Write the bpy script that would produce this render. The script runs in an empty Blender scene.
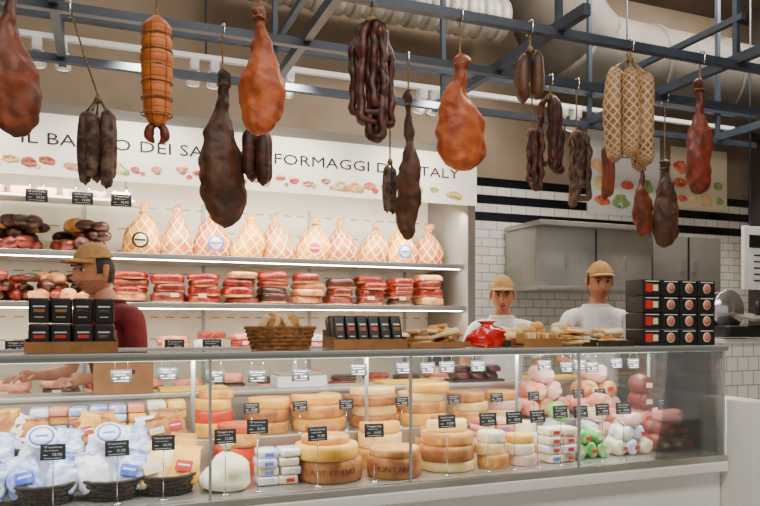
import bpy, bmesh, math, random
from mathutils import Vector, Matrix, noise
random.seed(7)
R=random.uniform
scene=bpy.context.scene
def lin(c):
    # sRGB 0-255 -> linear, pigments slightly deepened and saturated
    m=sum(c)/3.0; c=[max(2,min(252,m+(x-m)*1.16)) for x in c]
    o=[]
    for x in c:
        x=(x/255.0)**1.08
        o.append(x/12.92 if x<=.04045 else ((x+.055)/1.055)**2.4)
    return (*o,1)
# ---------------------------------------------------------------- materials
def M(name,c,rough=.5,metal=0,c2=None,scale=8,bump=0,coat=0,emit=0,detail=4,lo=.4,hi=.62,dist=0):
    m=bpy.data.materials.new(name); m.use_nodes=True
    nt=m.node_tree; N=nt.nodes; L=nt.links; b=N['Principled BSDF']
    b.inputs['Base Color'].default_value=lin(c)
    b.inputs['Roughness'].default_value=rough; b.inputs['Metallic'].default_value=metal
    b.inputs['Coat Weight'].default_value=coat; b.inputs['Coat Roughness'].default_value=.15
    if emit:
        b.inputs['Emission Color'].default_value=lin(c); b.inputs['Emission Strength'].default_value=emit
    if c2 or bump:
        tc=N.new('ShaderNodeTexCoord'); no=N.new('ShaderNodeTexNoise')
        no.inputs['Scale'].default_value=scale; no.inputs['Detail'].default_value=detail; no.inputs['Distortion'].default_value=dist
        L.new(tc.outputs['Object'],no.inputs['Vector'])
        if c2:
            r=N.new('ShaderNodeValToRGB'); r.color_ramp.elements[0].position=lo; r.color_ramp.elements[1].position=hi
            r.color_ramp.elements[0].color=lin(c); r.color_ramp.elements[1].color=lin(c2)
            L.new(no.outputs['Fac'],r.inputs['Fac']); L.new(r.outputs['Color'],b.inputs['Base Color'])
        if bump:
            bp=N.new('ShaderNodeBump'); bp.inputs['Strength'].default_value=bump; bp.inputs['Distance'].default_value=.01
            L.new(no.outputs['Fac'],bp.inputs['Height']); L.new(bp.outputs['Normal'],b.inputs['Normal'])
    return m
def mathnode(nt):
    N=nt.nodes; L=nt.links
    def mth(op,a,bb=None):
        x=N.new('ShaderNodeMath'); x.operation=op
        for i,q in enumerate((a,bb)):
            if q is None: continue
            if isinstance(q,(int,float)): x.inputs[i].default_value=q
            else: L.new(q,x.inputs[i])
        return x.outputs[0]
    return mth
def netmat(name,base,base2,net,n=14,mm=10,wd=.16,horiz=False):
    m=M(name,base,.5,0,base2,9,.3)
    nt=m.node_tree; N=nt.nodes; L=nt.links; b=N['Principled BSDF']
    src=b.inputs['Base Color'].links[0].from_socket
    uv=N.new('ShaderNodeUVMap'); sp=N.new('ShaderNodeSeparateXYZ'); L.new(uv.outputs[0],sp.inputs[0])
    mth=mathnode(nt)
    u=mth('MULTIPLY',sp.outputs[0],n); v=mth('MULTIPLY',sp.outputs[1],mm)
    if horiz: a=mth('LESS_THAN',mth('FRACT',u),wd); c=mth('LESS_THAN',mth('FRACT',v),wd)
    else: a=mth('LESS_THAN',mth('FRACT',mth('ADD',u,v)),wd); c=mth('LESS_THAN',mth('FRACT',mth('ADD',mth('SUBTRACT',u,v),50)),wd)
    f=mth('MAXIMUM',a,c)
    mx=N.new('ShaderNodeMix'); mx.data_type='RGBA'
    L.new(f,mx.inputs[0]); L.new(src,mx.inputs[6]); mx.inputs[7].default_value=lin(net)
    L.new(mx.outputs[2],b.inputs['Base Color'])
    bp=b.inputs['Normal'].links[0].from_node; b2=N.new('ShaderNodeBump'); b2.inputs['Strength'].default_value=.8; b2.inputs['Distance'].default_value=.008
    L.new(f,b2.inputs['Height']); L.new(bp.outputs['Normal'],b2.inputs['Normal']); L.new(b2.outputs['Normal'],b.inputs['Normal'])
    return m
def hammat(name,top,c1,c2,rough=.55,coat=.06):
    m=M(name,c1,rough,0,c2,9,.9,coat,detail=9,lo=.38,hi=.62,dist=1.0)
    nt=m.node_tree; N=nt.nodes; L=nt.links; b=N['Principled BSDF']
    src=b.inputs['Base Color'].links[0].from_socket
    uv=N.new('ShaderNodeUVMap'); sp=N.new('ShaderNodeSeparateXYZ'); L.new(uv.outputs[0],sp.inputs[0])
    r=N.new('ShaderNodeValToRGB'); r.color_ramp.elements[0].position=.25; r.color_ramp.elements[0].color=(.85,.85,.85,1); r.color_ramp.elements[1].position=.65; r.color_ramp.elements[1].color=(0,0,0,1)
    L.new(sp.outputs[1],r.inputs['Fac'])
    mx=N.new('ShaderNodeMix'); mx.data_type='RGBA'; L.new(r.outputs['Color'],mx.inputs[0]); L.new(src,mx.inputs[6]); mx.inputs[7].default_value=lin(top)
    L.new(mx.outputs[2],b.inputs['Base Color']); return m
def glassmat(name,tint=(1,1,1,1),r=.02,boost=.9):
    m=bpy.data.materials.new(name); m.use_nodes=True; nt=m.node_tree; N=nt.nodes; L=nt.links
    N.remove(N['Principled BSDF']); o=N['Material Output']
    t=N.new('ShaderNodeBsdfTransparent'); t.inputs[0].default_value=tint
    g=N.new('ShaderNodeBsdfGlossy'); g.inputs['Roughness'].default_value=r
    f=N.new('ShaderNodeFresnel'); f.inputs[0].default_value=1.45
    mu=N.new('ShaderNodeMath'); mu.operation='MULTIPLY'; mu.inputs[1].default_value=boost
    L.new(f.outputs[0],mu.inputs[0])
    mx=N.new('ShaderNodeMixShader'); L.new(mu.outputs[0],mx.inputs[0]); L.new(t.outputs[0],mx.inputs[1]); L.new(g.outputs[0],mx.inputs[2])
    L.new(mx.outputs[0],o.inputs[0]); return m
def tilemat(name,stripes=True,w=.15,h=.075,c=(246,243,236)):
    m=bpy.data.materials.new(name); m.use_nodes=True; nt=m.node_tree; N=nt.nodes; L=nt.links; b=N['Principled BSDF']
    mth=mathnode(nt)
    tc=N.new('ShaderNodeTexCoord'); sp=N.new('ShaderNodeSeparateXYZ'); L.new(tc.outputs['Object'],sp.inputs[0])
    cb=N.new('ShaderNodeCombineXYZ')
    if name=='floor_tiles': L.new(sp.outputs[0],cb.inputs[0]); L.new(sp.outputs[1],cb.inputs[1])
    else: L.new(mth('ADD',sp.outputs[0],sp.outputs[1]),cb.inputs[0]); L.new(sp.outputs[2],cb.inputs[1])
    br=N.new('ShaderNodeTexBrick'); L.new(cb.outputs[0],br.inputs['Vector'])
    br.inputs['Scale'].default_value=1; br.inputs['Brick Width'].default_value=w; br.inputs['Row Height'].default_value=h
    br.inputs['Mortar Size'].default_value=.004; br.inputs['Color1'].default_value=lin(c)
    br.inputs['Color2'].default_value=lin([x-8 for x in c]); br.inputs['Mortar'].default_value=lin((176,170,160))
    out=br.outputs['Color']; b.inputs['Roughness'].default_value=.2
    if stripes:
        z=sp.outputs[2]
        row=mth('FLOOR',mth('DIVIDE',z,h)); odd=mth('MODULO',row,2.0)
        f=mth('MULTIPLY',mth('MULTIPLY',odd,mth('GREATER_THAN',z,2.325)),mth('LESS_THAN',z,2.7))
        mx=N.new('ShaderNodeMix'); mx.data_type='RGBA'; L.new(f,mx.inputs[0]); L.new(out,mx.inputs[6]); mx.inputs[7].default_value=lin((18,20,28)); out=mx.outputs[2]
    L.new(out,b.inputs['Base Color']); return m

steel=M('frame_steel_grey',(56,64,76),.5,.2,(66,75,88),5)
inox=M('stainless',(196,194,188),.32,.75,(176,174,168),3)
chrome=M('chrome',(215,215,215),.2,.9)
postm=M('brushed_post',(176,178,176),.45,.2)
white=M('white_laminate',(246,246,243),.35,0,(240,240,236),2)
whitep=M('white_plastic',(240,240,238),.4)
shelfw=M('shelf_enamel',(248,244,232),.4,0,(242,236,220),6)
beige=M('beige_plaster',(160,145,128),.9,0,(148,134,117),3,.05)
ceilm=M('ceiling_paint',(116,106,94),.9,0,(104,95,84),2)
rope=M('jute_rope',(150,126,92),.9,0,(110,88,60),60,.3)
black=M('black_card',(14,14,16),.5,0,(22,22,24),20)
chalk=M('chalk_white',(225,225,225),.7)
ham1=hammat('ham_rind_amber',(74,42,26),(134,70,38),(84,42,24))
ham2=hammat('ham_rind_orange',(118,62,34),(190,110,62),(142,70,36))
ham3=hammat('ham_rind_brown',(54,36,26),(100,66,42),(60,40,26),.55,.05)
ham4=hammat('ham_rind_red',(80,36,24),(134,58,36),(78,32,22))
sal1=M('salami_dark',(62,42,32),.65,0,(118,100,86),26,.6,dist=.5)
sal2=M('sausage_dark',(54,30,22),.5,0,(94,52,36),22,.7,.05,dist=.6)
salnet=netmat('netted_salami',(150,116,86),(116,84,58),(192,170,136),7,30,.26)
mort=netmat('tied_provola',(202,124,60),(170,94,42),(120,70,34),6,16,.08,True)
netham=[netmat('netted_ham_cream',(206,146,82),(166,98,48),(242,222,178),9,6,.15),
        netmat('netted_ham_yellow',(226,164,66),(190,112,42),(248,232,170),9,6,.15),
        netmat('netted_ham_tan',(196,118,66),(154,80,44),(240,214,166),9,6,.15)]
meatred=M('cured_meat_red',(118,26,18),.4,0,(178,76,54),30,.5,.3,dist=1.2,lo=.45,hi=.7)
meatred2=M('cured_meat_deep_red',(92,22,14),.4,0,(138,50,32),26,.5,.3,dist=1)
meatdk=M('cured_meat_dark',(84,40,24),.4,0,(46,26,18),16,.5,.3)
meatpk=M('cooked_ham_pink',(222,136,118),.4,0,(236,178,156),14,.3,.2)
meatfat=M('meat_fat_edge',(230,184,134),.45,0,(194,124,84),20,.4,.2,dist=1)
ch_cream=M('cheese_cream',(242,216,162),.5,0,(230,196,128),14,.15)
ch_rind=M('cheese_rind_tan',(216,166,98),.65,0,(186,128,64),16,.4,dist=.5)
ch_rind2=M('cheese_rind_brown',(186,134,76),.65,0,(150,94,50),18,.4,dist=.5)
ch_white=M('cheese_white',(244,234,210),.5,0,(232,218,188),12,.1)
ch_yel=M('cheese_yellow',(238,188,92),.5,0,(222,166,70),12,.1)
ch_or=M('cheese_orange_wax',(206,84,40),.4,0,(184,60,28),10,.1,.2)
ch_pink=M('cheese_pinkish',(240,204,192),.45,0,(230,178,168),12,.2,.2)
ch_green=M('green_wrap',(76,160,60),.35,0,(160,206,130),20,.3,.3)
blue=M('blue_label',(70,100,190),.4,0,(110,140,215),30)
cyan=M('blue_wrap',(128,150,212),.2,0,(226,230,246),11,.7,.5,dist=1.4,lo=.38,hi=.56)
wrap=M('white_wrap',(244,243,247),.2,0,(196,202,226),10,.7,.5,dist=1.4)
wicker=M('wicker',(144,102,56),.7,0,(104,70,36),40,.5)
wickdk=M('wicker_dark',(60,46,34),.7,0,(42,32,22),40,.5)
card=M('cardboard',(150,110,72),.8,0,(134,98,62),10)
bread=M('bread_crust',(212,168,106),.75,0,(186,132,74),14,.5)
breadw=M('bread_flour',(242,224,188),.8,0,(226,196,148),16,.5)
redpl=M('red_plastic',(200,20,24),.25,0,(166,14,18),8,.6,.5)
redlab=M('red_label',(190,50,38),.5); cream=M('cream_label',(238,218,186),.5); pinklab=M('label_pink',(206,130,116),.5)
yelm=M('yellow_board',(236,196,50),.5)
floorm=tilemat('floor_tiles',False,.6,.6,(170,164,156))
skinm=M('skin',(190,140,112),.55,0,(176,124,96),14,.15,dist=.6); stub=M('skin_stubble',(158,114,92),.65,0,(146,104,84),60,.2)
skinm.node_tree.nodes['Principled BSDF'].inputs['Subsurface Weight'].default_value=.12
skinm.node_tree.nodes['Principled BSDF'].inputs['Subsurface Scale'].default_value=.01
hairm=M('hair_black',(24,18,16),.7,0,(36,28,24),60,.3)
lipm=M('lips',(146,84,74),.5); eyew=M('eye_white',(225,220,215),.3); eyed=M('iris_dark',(30,20,14),.2)
capm=M('cap_khaki',(180,146,100),.85,0,(162,128,84),30,.1)
maroon=M('shirt_maroon',(112,24,32),.85,0,(94,20,28),20,.1)
greysh=M('shirt_white',(234,234,235),.85,0,(214,214,218),9,.5,dist=.5)
trous=M('trousers_dark',(36,36,42),.85); shoem=M('shoe_black',(20,20,20),.4)
glass=glassmat('counter_glass',(.96,.985,.975,1)); glasstop=glassmat('shelf_glass',(.93,.97,.95,1))
ledm=M('led_strip',(255,250,238),.4,emit=5)
signm=M('sign_white_glow',(252,246,232),.6,emit=.55)  # slight glow added so the spot-lit sign face looks brighter
inkm=M('sign_ink',(48,40,38),.7); brand=M('rind_stamp',(120,72,40),.7)
galv=M('galvanised_duct',(98,92,84),.65,.05,(82,77,70),4)
flexm=M('flexible_duct',(190,186,176),.5,.2,(168,166,158),6)
# ---------------------------------------------------------------- builder
def cr(a,b,c,d,t):
    return tuple(.5*((2*q)+(-p+r)*t+(2*p-5*q+4*r-s)*t*t+(-p+3*q-3*r+s)*t**3) for p,q,r,s in zip(a,b,c,d))
def interp(l,sub):
    if sub<=1: return [tuple(x) for x in l]
    o=[]
    for i in range(len(l)-1):
        a=l[max(i-1,0)];b=l[i];c=l[i+1];d=l[min(i+2,len(l)-1)]
        for s in range(sub): o.append(cr(a,b,c,d,s/sub))
    o.append(tuple(l[-1])); return o
I4=Matrix.Identity(4)
def T(x,y,z,rz=0,rx=0,ry=0,s=1):
    return Matrix.Translation((x,y,z))@Matrix.Rotation(rz,4,'Z')@Matrix.Rotation(ry,4,'Y')@Matrix.Rotation(rx,4,'X')@Matrix.Scale(s,4)
class B:
    def __init__(s,name):
        s.name=name; s.bm=bmesh.new(); s.uv=s.bm.loops.layers.uv.new('UVMap'); s.mats=[]; s.m=I4
    def mi(s,m):
        if m not in s.mats: s.mats.append(m)
        return s.mats.index(m)
    def add(s,vs,fs,mat,mtx=I4,smooth=True,uvs=None):
        k=s.mi(mat); X=s.m@mtx
        bv=[s.bm.verts.new(X@Vector(v)) for v in vs]
        for j,f in enumerate(fs):
            try: bf=s.bm.faces.new([bv[i] for i in f])
            except ValueError: continue
            bf.material_index=k; bf.smooth=smooth
            if uvs:
                for lp,uvv in zip(bf.loops,uvs[j]): lp[s.uv].uv=uvv
        for v in bv:
            if not v.link_faces: s.bm.verts.remove(v)
    def box(s,c,d,mat,mtx=I4,bev=0,smooth=False):
        t=bmesh.new(); bmesh.ops.create_cube(t,size=1)
        for v in t.verts: v.co=Vector((v.co.x*d[0]+c[0],v.co.y*d[1]+c[1],v.co.z*d[2]+c[2]))
        if bev: bmesh.ops.bevel(t,geom=t.edges[:],offset=min(bev,min(d)*.45),segments=3,profile=.6,affect='EDGES')
        t.verts.index_update()
        s.add([v.co.copy() for v in t.verts],[[v.index for v in f.verts] for f in t.faces],mat,mtx,smooth or bev>0); t.free()
    def loft(s,rings,mat,seg=20,sub=4,mtx=I4,amp=0,fr=8,pw=2,smooth=True,seed=0,amp2=0):
        rs=interp(rings,sub); vs=[];fs=[];uv=[]
        n=len(rs)
        for z,rx,ry,ox,oy in rs:
            rx=max(rx,.0005); ry=max(ry,.0005)
            for i in range(seg):
                a=2*math.pi*i/seg; ca,sa=math.cos(a),math.sin(a)
                x=math.copysign(abs(ca)**(2/pw),ca)*rx; y=math.copysign(abs(sa)**(2/pw),sa)*ry
                v=Vector((x+ox,y+oy,z))
                if amp:
                    q=noise.noise(v*fr+Vector((seed,seed*2.3,0)))*amp
                    if amp2: q+=noise.noise(v*fr*3.3+Vector((seed*1.7,0,seed)))*amp2
                    v+=Vector((ca,sa,0))*q*min(1,rx/.03)
                vs.append(v)
        for j in range(n-1):
            for i in range(seg):
                k=(i+1)%seg
                fs.append((j*seg+i,j*seg+k,(j+1)*seg+k,(j+1)*seg+i))
                u0,u1=i/seg,(i+1)/seg;v0,v1=j/(n-1),(j+1)/(n-1)
                uv.append(((u0,v0),(u1,v0),(u1,v1),(u0,v1)))
        fs.append(tuple(range(seg-1,-1,-1))); uv.append([(0,0)]*seg)
        fs.append(tuple((n-1)*seg+i for i in range(seg))); uv.append([(0,1)]*seg)
        s.add(vs,fs,mat,mtx,smooth,uv)
    def ball(s,c,r,mat,mtx=I4,seg=16,ring=10,amp=0,fr=10,seed=0):
        l=[]
        for j in range(ring+1):
            a=math.pi*j/ring; l.append((-math.cos(a)*r[2],math.sin(a)*r[0],math.sin(a)*r[1],0,0))
        s.loft(l,mat,seg,1,mtx@Matrix.Translation(c),amp,fr,seed=seed)
    def tube(s,pts,rad,mat,mtx=I4,seg=8,sub=4,sm=True):
        if not hasattr(rad,'__len__'): rad=[rad]*len(pts)
        P=interp([(*p,r) for p,r in zip(pts,rad)],sub)
        vs=[];fs=[];uv=[]; n=len(P); up=None
        for j in range(n):
            p=Vector(P[j][:3]); d=(Vector(P[min(j+1,n-1)][:3])-Vector(P[max(j-1,0)][:3])).normalized()
            if up is None: up=d.orthogonal().normalized()
            up=(up-d*up.dot(d)); up=up.normalized() if up.length>1e-6 else d.orthogonal().normalized()
            w=d.cross(up); r=max(P[j][3],.0005)
            for i in range(seg):
                a=2*math.pi*i/seg; vs.append(p+(up*math.cos(a)+w*math.sin(a))*r)
        for j in range(n-1):
            for i in range(seg):
                k=(i+1)%seg; fs.append((j*seg+i,j*seg+k,(j+1)*seg+k,(j+1)*seg+i))
                uv.append(((i/seg,j/(n-1)),((i+1)/seg,j/(n-1)),((i+1)/seg,(j+1)/(n-1)),(i/seg,(j+1)/(n-1))))
        fs.append(tuple(range(seg-1,-1,-1))); uv.append([(0,0)]*seg); fs.append(tuple((n-1)*seg+i for i in range(seg))); uv.append([(0,0)]*seg)
        s.add(vs,fs,mat,mtx,sm,uv)
    def cyl(s,p0,p1,r,mat,mtx=I4,seg=16,r1=None,smooth=True):
        s.tube([p0,p1],[r,r if r1 is None else r1],mat,mtx,seg,1,smooth)
    def text(s,body,size,mat,mtx,ext=.0008,width=None):
        cu=bpy.data.curves.new('t','FONT'); cu.body=body; cu.size=size; cu.align_x='CENTER'; cu.align_y='CENTER'; cu.extrude=ext; cu.resolution_u=2
        ob=bpy.data.objects.new('t',cu); scene.collection.objects.link(ob); bpy.context.view_layer.update()
        me=bpy.data.meshes.new_from_object(ob.evaluated_get(bpy.context.evaluated_depsgraph_get()))
        vs=[v.co.copy() for v in me.vertices]; fs=[list(p.vertices) for p in me.polygons]
        if width:
            w=max(v.x for v in vs)-min(v.x for v in vs)
            for v in vs: v.x*=width/w
        bpy.data.objects.remove(ob); bpy.data.curves.remove(cu); bpy.data.meshes.remove(me)
        s.add(vs,fs,mat,mtx,False)
    def wheel(s,r,h,rind,cut,z0,cx=0,cy=0,ang=2*math.pi,a0=0,top=None):
        prof=[(0,r*.94),(.06*h,r*.985),(.3*h,r),(.7*h,r),(.94*h,r*.985),(h,r*.94)]
        full=ang>6.2; n=36 if full else max(8,int(36*ang/6.28)); vs=[];fs=[]
        cnt=n if full else n+1
        for z,rr in prof:
            for i in range(cnt):
                a=a0+ang*i/n; vs.append((cx+math.cos(a)*rr,cy+math.sin(a)*rr,z0+z))
        for j in range(len(prof)-1):
            for i in range(n):
                k=(i+1)%cnt; fs.append((j*cnt+i,j*cnt+k,(j+1)*cnt+k,(j+1)*cnt+i))
        s.add(vs,fs,rind)
        L=len(prof)-1
        if full: s.add(vs,[tuple(L*cnt+i for i in range(cnt)),tuple(range(cnt-1,-1,-1))],top or rind,smooth=False)
        else:
            vs2=vs+[(cx,cy,z0),(cx,cy,z0+h)]; b0=len(vs)
            s.add(vs2,[tuple([b0+1]+[L*cnt+i for i in range(cnt)]),tuple([b0]+list(range(cnt-1,-1,-1)))],top or rind,smooth=False)
            s.add(vs2,[tuple([b0]+[j*cnt for j in range(L+1)]+[b0+1]),tuple([b0+1]+[j*cnt+cnt-1 for j in range(L,-1,-1)]+[b0])],cut,smooth=False)
    def done(s,loc=(0,0,0),rz=0,parent=None):
        bmesh.ops.recalc_face_normals(s.bm,faces=s.bm.faces[:])
        me=bpy.data.meshes.new(s.name); s.bm.to_mesh(me); s.bm.free()
        for m in s.mats: me.materials.append(m)
        o=bpy.data.objects.new(s.name,me); scene.collection.objects.link(o); o.location=loc; o.rotation_euler=(0,0,rz)
        if parent: o.parent=parent
        return o
FT=lambda x,y,z: T(x,y,z,0,math.pi/2)
# ---------------------------------------------------------------- room
b=B('floor'); b.box((2.5,1.5,-.05),(13,9,.1),floorm); b.done()
b=B('ceiling'); b.box((2.5,1.5,4.55),(13,9,.1),ceilm); b.done()
tw=tilemat('subway_tiles_striped')
b=B('wall_back'); b.box((2.5,5.5,3.6),(13,.18,1.8),beige); b.box((2.5,5.49,1.35),(13,.18,2.7),tw); b.done()
b=B('wall_left'); b.box((-4.0,1.5,2.25),(.1,9,4.5),beige); b.done()
b=B('wall_right'); b.box((9.0,1.5,2.25),(.1,9,4.5),beige); b.done()
b=B('baseboard_back'); b.box((5.8,5.39,.06),(6.3,.02,.12),M('skirting',(60,60,62),.5)); b.done()
b=B('wall_partition'); b.box((4.9,3.75,.65),(2.4,.14,1.3),tilemat('partition_tiles',False,.1,.1,(244,242,236))); b.box((4.9,3.75,1.31),(2.44,.2,.03),white,bev=.005); b.done()
# ---------------------------------------------------------------- hanging frame
b=B('hanging_frame'); Z=2.87; w=.042
for y in (3.0,3.6,4.3): b.box((1.7,y,Z+.02),(6.6,w,w),steel)
b.box((1.7,4.3,Z+.26),(6.6,w,w),steel)
for x in (-1.4,-.2,1.0,2.15,3.35,4.6):
    b.box((x,3.65,Z+.05),(w,1.75,.055),steel)
    for y in (3.0,4.3): b.box((x,y,(Z+4.5)/2),(.03,.03,4.5-Z),steel)
for x in (1.0,3.35): b.box((x,3.65,Z+.28),(.035,1.4,.035),steel)
b.done()
b=B('track_light'); ty=4.42; tz=3.05
b.box((1.7,ty,tz),(6.4,.035,.03),whitep)
for x in (-1,.6,2.2,3.8): b.cyl((x,ty,tz),(x,ty,4.5),.006,steel)
for x in (-.33,-.2,.53,.65,1.12,2.05,2.15,3.2,3.32):
    b.box((x,ty,tz-.05),(.05,.09,.07),whitep,bev=.006); b.cyl((x,ty+.01,tz-.08),(x,ty+.06,tz-.15),.035,whitep,r1=.045)
    b.cyl((x,ty+.061,tz-.151),(x,ty+.063,tz-.154),.038,ledm)
b.done()
b=B('ventilation_duct')
for i in range(32):
    x=.6+i*.075; r=.15+.014*(i%2)
    b.cyl((x,4.95,3.86),(x+.075,4.95,3.86),r,flexm,seg=24)
b.done()
b=B('exhaust_duct')
b.tube([(3.35,4.85,4.5),(3.4,4.85,4.1),(3.65,4.85,3.72),(4.2,4.85,3.6),(7.5,4.85,3.6)],.37,galv,seg=32,sub=8)
for x in (4.3,5.1,5.9,6.7): b.cyl((x,4.85,3.6),(x+.04,4.85,3.6),.385,galv,seg=32)
b.done()
# ---------------------------------------------------------------- back display unit
ux0,ux1=-1.6,2.56
b=B('refrigerated_meat_display')
side=M('unit_side_grey',(136,132,126),.5); uc=(ux0+ux1)/2; uw=ux1-ux0
slotm=M('slot_shadow_grey',(178,172,158),.6)
b.box((uc,5.33,1.35),(uw,.06,2.6),shelfw)
for x in (ux0,ux1-.02): b.box((x,4.97,1.33),(.06,.72,2.64),side)
b.box((uc,4.97,2.70),(uw,.72,.06),side)
b.box((uc,4.97,.4),(uw-.06,.66,.8),inox)
b.box((uc,4.62,.85),(uw-.06,.04,.12),inox)
for z,y0 in ((1.86,4.68),(1.55,4.64),(1.24,4.6),(.95,4.62)):
    b.box((uc,(y0+5.3)/2,z),(uw-.07,5.3-y0,.018),shelfw)
    b.box((uc,y0,z-.008),(uw-.07,.010,.036),inox,bev=.003)
    b.box((uc,y0+.03,z-.02),(uw-.1,.02,.02),whitep)
for x in (-.9,-.1,.7,1.5,2.3): b.box((x,5.295,1.6),(.025,.01,1.4),postm)
for j in range(7):
    z=1.32+j*.155
    if abs(z-1.55)<.03 or abs(z-1.86)<.03: continue
    for i in range(38): b.box((ux0+.12+i*.108,5.297,z),(.06,.004,.01),slotm)
b.done()
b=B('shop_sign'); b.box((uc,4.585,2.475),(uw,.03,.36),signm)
b.text('IL BANCO DEI SALUMI E FORMAGGI DI EATALY',.098,inkm,FT(.99,4.568,2.505),.001,2.84)
foods=[(226,140,104),(212,100,86),(236,200,134),(214,162,132),(166,182,124),(238,216,174),(190,120,104)]
fm=[M('print_%d'%i,c,.7,0,[min(255,q+22) for q in c],20) for i,c in enumerate(foods)]
x=-1.4
while x<2.4:
    s=R(.03,.06); m=random.choice(fm)
    b.ball((x,4.5685,2.365+R(-.01,.02)),(s,.0012,s*R(.45,.75)),m,T(0,0,0),seg=18,ring=10,amp=.02,fr=30,seed=x)
    if R(0,1)<.6: b.ball((x+.04,4.567,2.345),(s*.5,.0012,s*.4),random.choice(fm),seg=14,ring=8)
    x+=R(.09,.16)
b.done()
# ---------------------------------------------------------------- food helpers
def netted_ham(x,y,z,h,w,mat,lab):
    b=B('netted_ham'); sd=R(0,50); q=R(-.02,.02)
    b.loft([(0,w*.25,w*.2,0,0),(.012,w*.44,w*.34,0,0),(h*.16,w*.53,w*.43,0,0),(h*.38,w*.50,w*.40,q,0),(h*.58,w*.36,w*.30,q*1.5,0),(h*.72,w*.2,w*.17,q*2,0),(h*.80,w*.085,w*.085,q*2,0),(h*.9,w*.14,w*.10,q*2,0),(h,w*.07,w*.04,q*2+.02,0)],mat,24,4,amp=.03,fr=8,seed=sd,amp2=.006)
    b.cyl((q*2,0,h*.775),(q*2,0,h*.815),w*.1,redlab if R(0,1)<.3 else rope)
    if lab:
        m=T(0,-w*.43,h*.28,0,math.radians(8)); b.cyl((0,0,0),(0,-.012,0),w*.23,lab[0],m,24); b.cyl((0,-.012,0),(0,-.014,0),w*.17,lab[1],m,24)
        b.box((0,-.016,0),(w*.3,.003,.012),lab[0],m)
    b.box((0,.0,.003),(w*1.0,w*.9,.006),whitep,bev=.002)
    return b.done((x,y,z),R(-.1,.1))
labs=[(black,cream),None,(blue,cream),None,None,(cream,redlab),None,None,(blue,cream),None]
for i in range(10):
    netted_ham(.25+i*.234,4.95+R(-.02,.02),1.871,R(.32,.37),R(.215,.232),netham[[1,0,2,1,0,1,2,0,1,2][i]],labs[i])
def slab(b,c,d,mat,fat,rz=0,rx=0,seed=0):
    m=T(*c,rz,rx); h=d[2]
    b.loft([(0,d[0]*.36,d[1]*.36,0,0),(h*.1,d[0]*.46,d[1]*.46,0,0),(h*.22,d[0]*.485,d[1]*.485,0,0)],fat,22,3,m,.022,14,3,seed=seed)
    b.loft([(h*.2,d[0]*.485,d[1]*.485,0,0),(h*.45,d[0]*.5,d[1]*.5,0,0),(h*.74,d[0]*.495,d[1]*.495,0,0)],mat,22,3,m,.022,14,3,seed=seed)
    b.loft([(h*.73,d[0]*.49,d[1]*.49,0,0),(h*.88,d[0]*.46,d[1]*.46,0,0),(h*.98,d[0]*.38,d[1]*.38,0,0),(h,d[0]*.2,d[1]*.2,0,0)],mat,22,3,m,.022,14,3,seed=seed)
def meat_stack(x,y,z,n,w,mats,name='packed_cured_meat_stack'):
    b=B(name); zz=0
    for i in range(n):
        h=R(.045,.078); mt,ft=random.choice(mats)
        slab(b,(R(-.018,.018),R(-.01,.01),zz),(w*R(.84,1.02),R(.18,.24),h),mt,ft,R(-.2,.2),R(-.05,.05),seed=R(0,90)); zz+=h*.88
    if R(0,1)<.5: b.box((R(-.04,.04),-.125,.05),(.05,.003,.025),cream)
    b.done((x,y,z))
mm=[(meatred,meatfat),(meatred2,meatfat),(meatred,meatfat),(meatdk,meatfat),(meatfat,meatred),(meatred2,meatfat),(meatfat,meatdk)]
for i,x in enumerate([.18,.41,.645,.88,1.115,1.35,1.585,1.82,2.05,2.28]):
    meat_stack(x,4.84,1.562,[4,3,4,4,4,4,3,4,4,4][i],.215,mm)
def pile(name,x0,x1,y0,y1,z,n,r,mats,lay=2):
    b=B(name)
    for l in range(lay):
        for i in range(n):
            mt=random.choice(mats); rr=r*R(.8,1.15)
            b.loft([(-rr*1.5,.004,.004,0,0),(-rr*1.2,rr*.6,rr*.5,0,0),(0,rr,rr*.8,0,0),(rr*1.1,rr*.7,rr*.6,0,0),(rr*1.5,.004,.004,0,0)],mt,14,3,T(R(x0,x1),R(y0,y1),z+rr*.85+l*r*1.25,R(0,3.1),math.pi/2),.014,16,seed=R(0,90))
    b.done()
pile('cured_sausage_pile',-.85,.0,4.78,5.1,1.875,22,.05,[meatdk,meatdk,sal2,meatred2,bread],3)
pile('cured_sausage_pile',-.85,.0,4.76,5.08,1.565,24,.045,[meatdk,meatred2,meatred,meatfat,sal1],3)
for x in [-.3,-.07,.18,.43,.68,.9,1.15,1.38,1.62,1.86,2.12,2.35]:
    meat_stack(x,4.84,1.252,random.choice([1,2,2]),.2,[(meatpk,meatfat),(wrap,meatred),(meatred,wrap),(wrap,ch_cream),(meatfat,meatred)])
for x in [-.5,-.24,.02,.28,.55,.82,1.1,1.36,1.62,1.88,2.14,2.36]:
    meat_stack(x,4.85,.962,2,.21,[(meatpk,meatfat),(meatred,meatfat),(meatdk,meatfat)])
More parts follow.
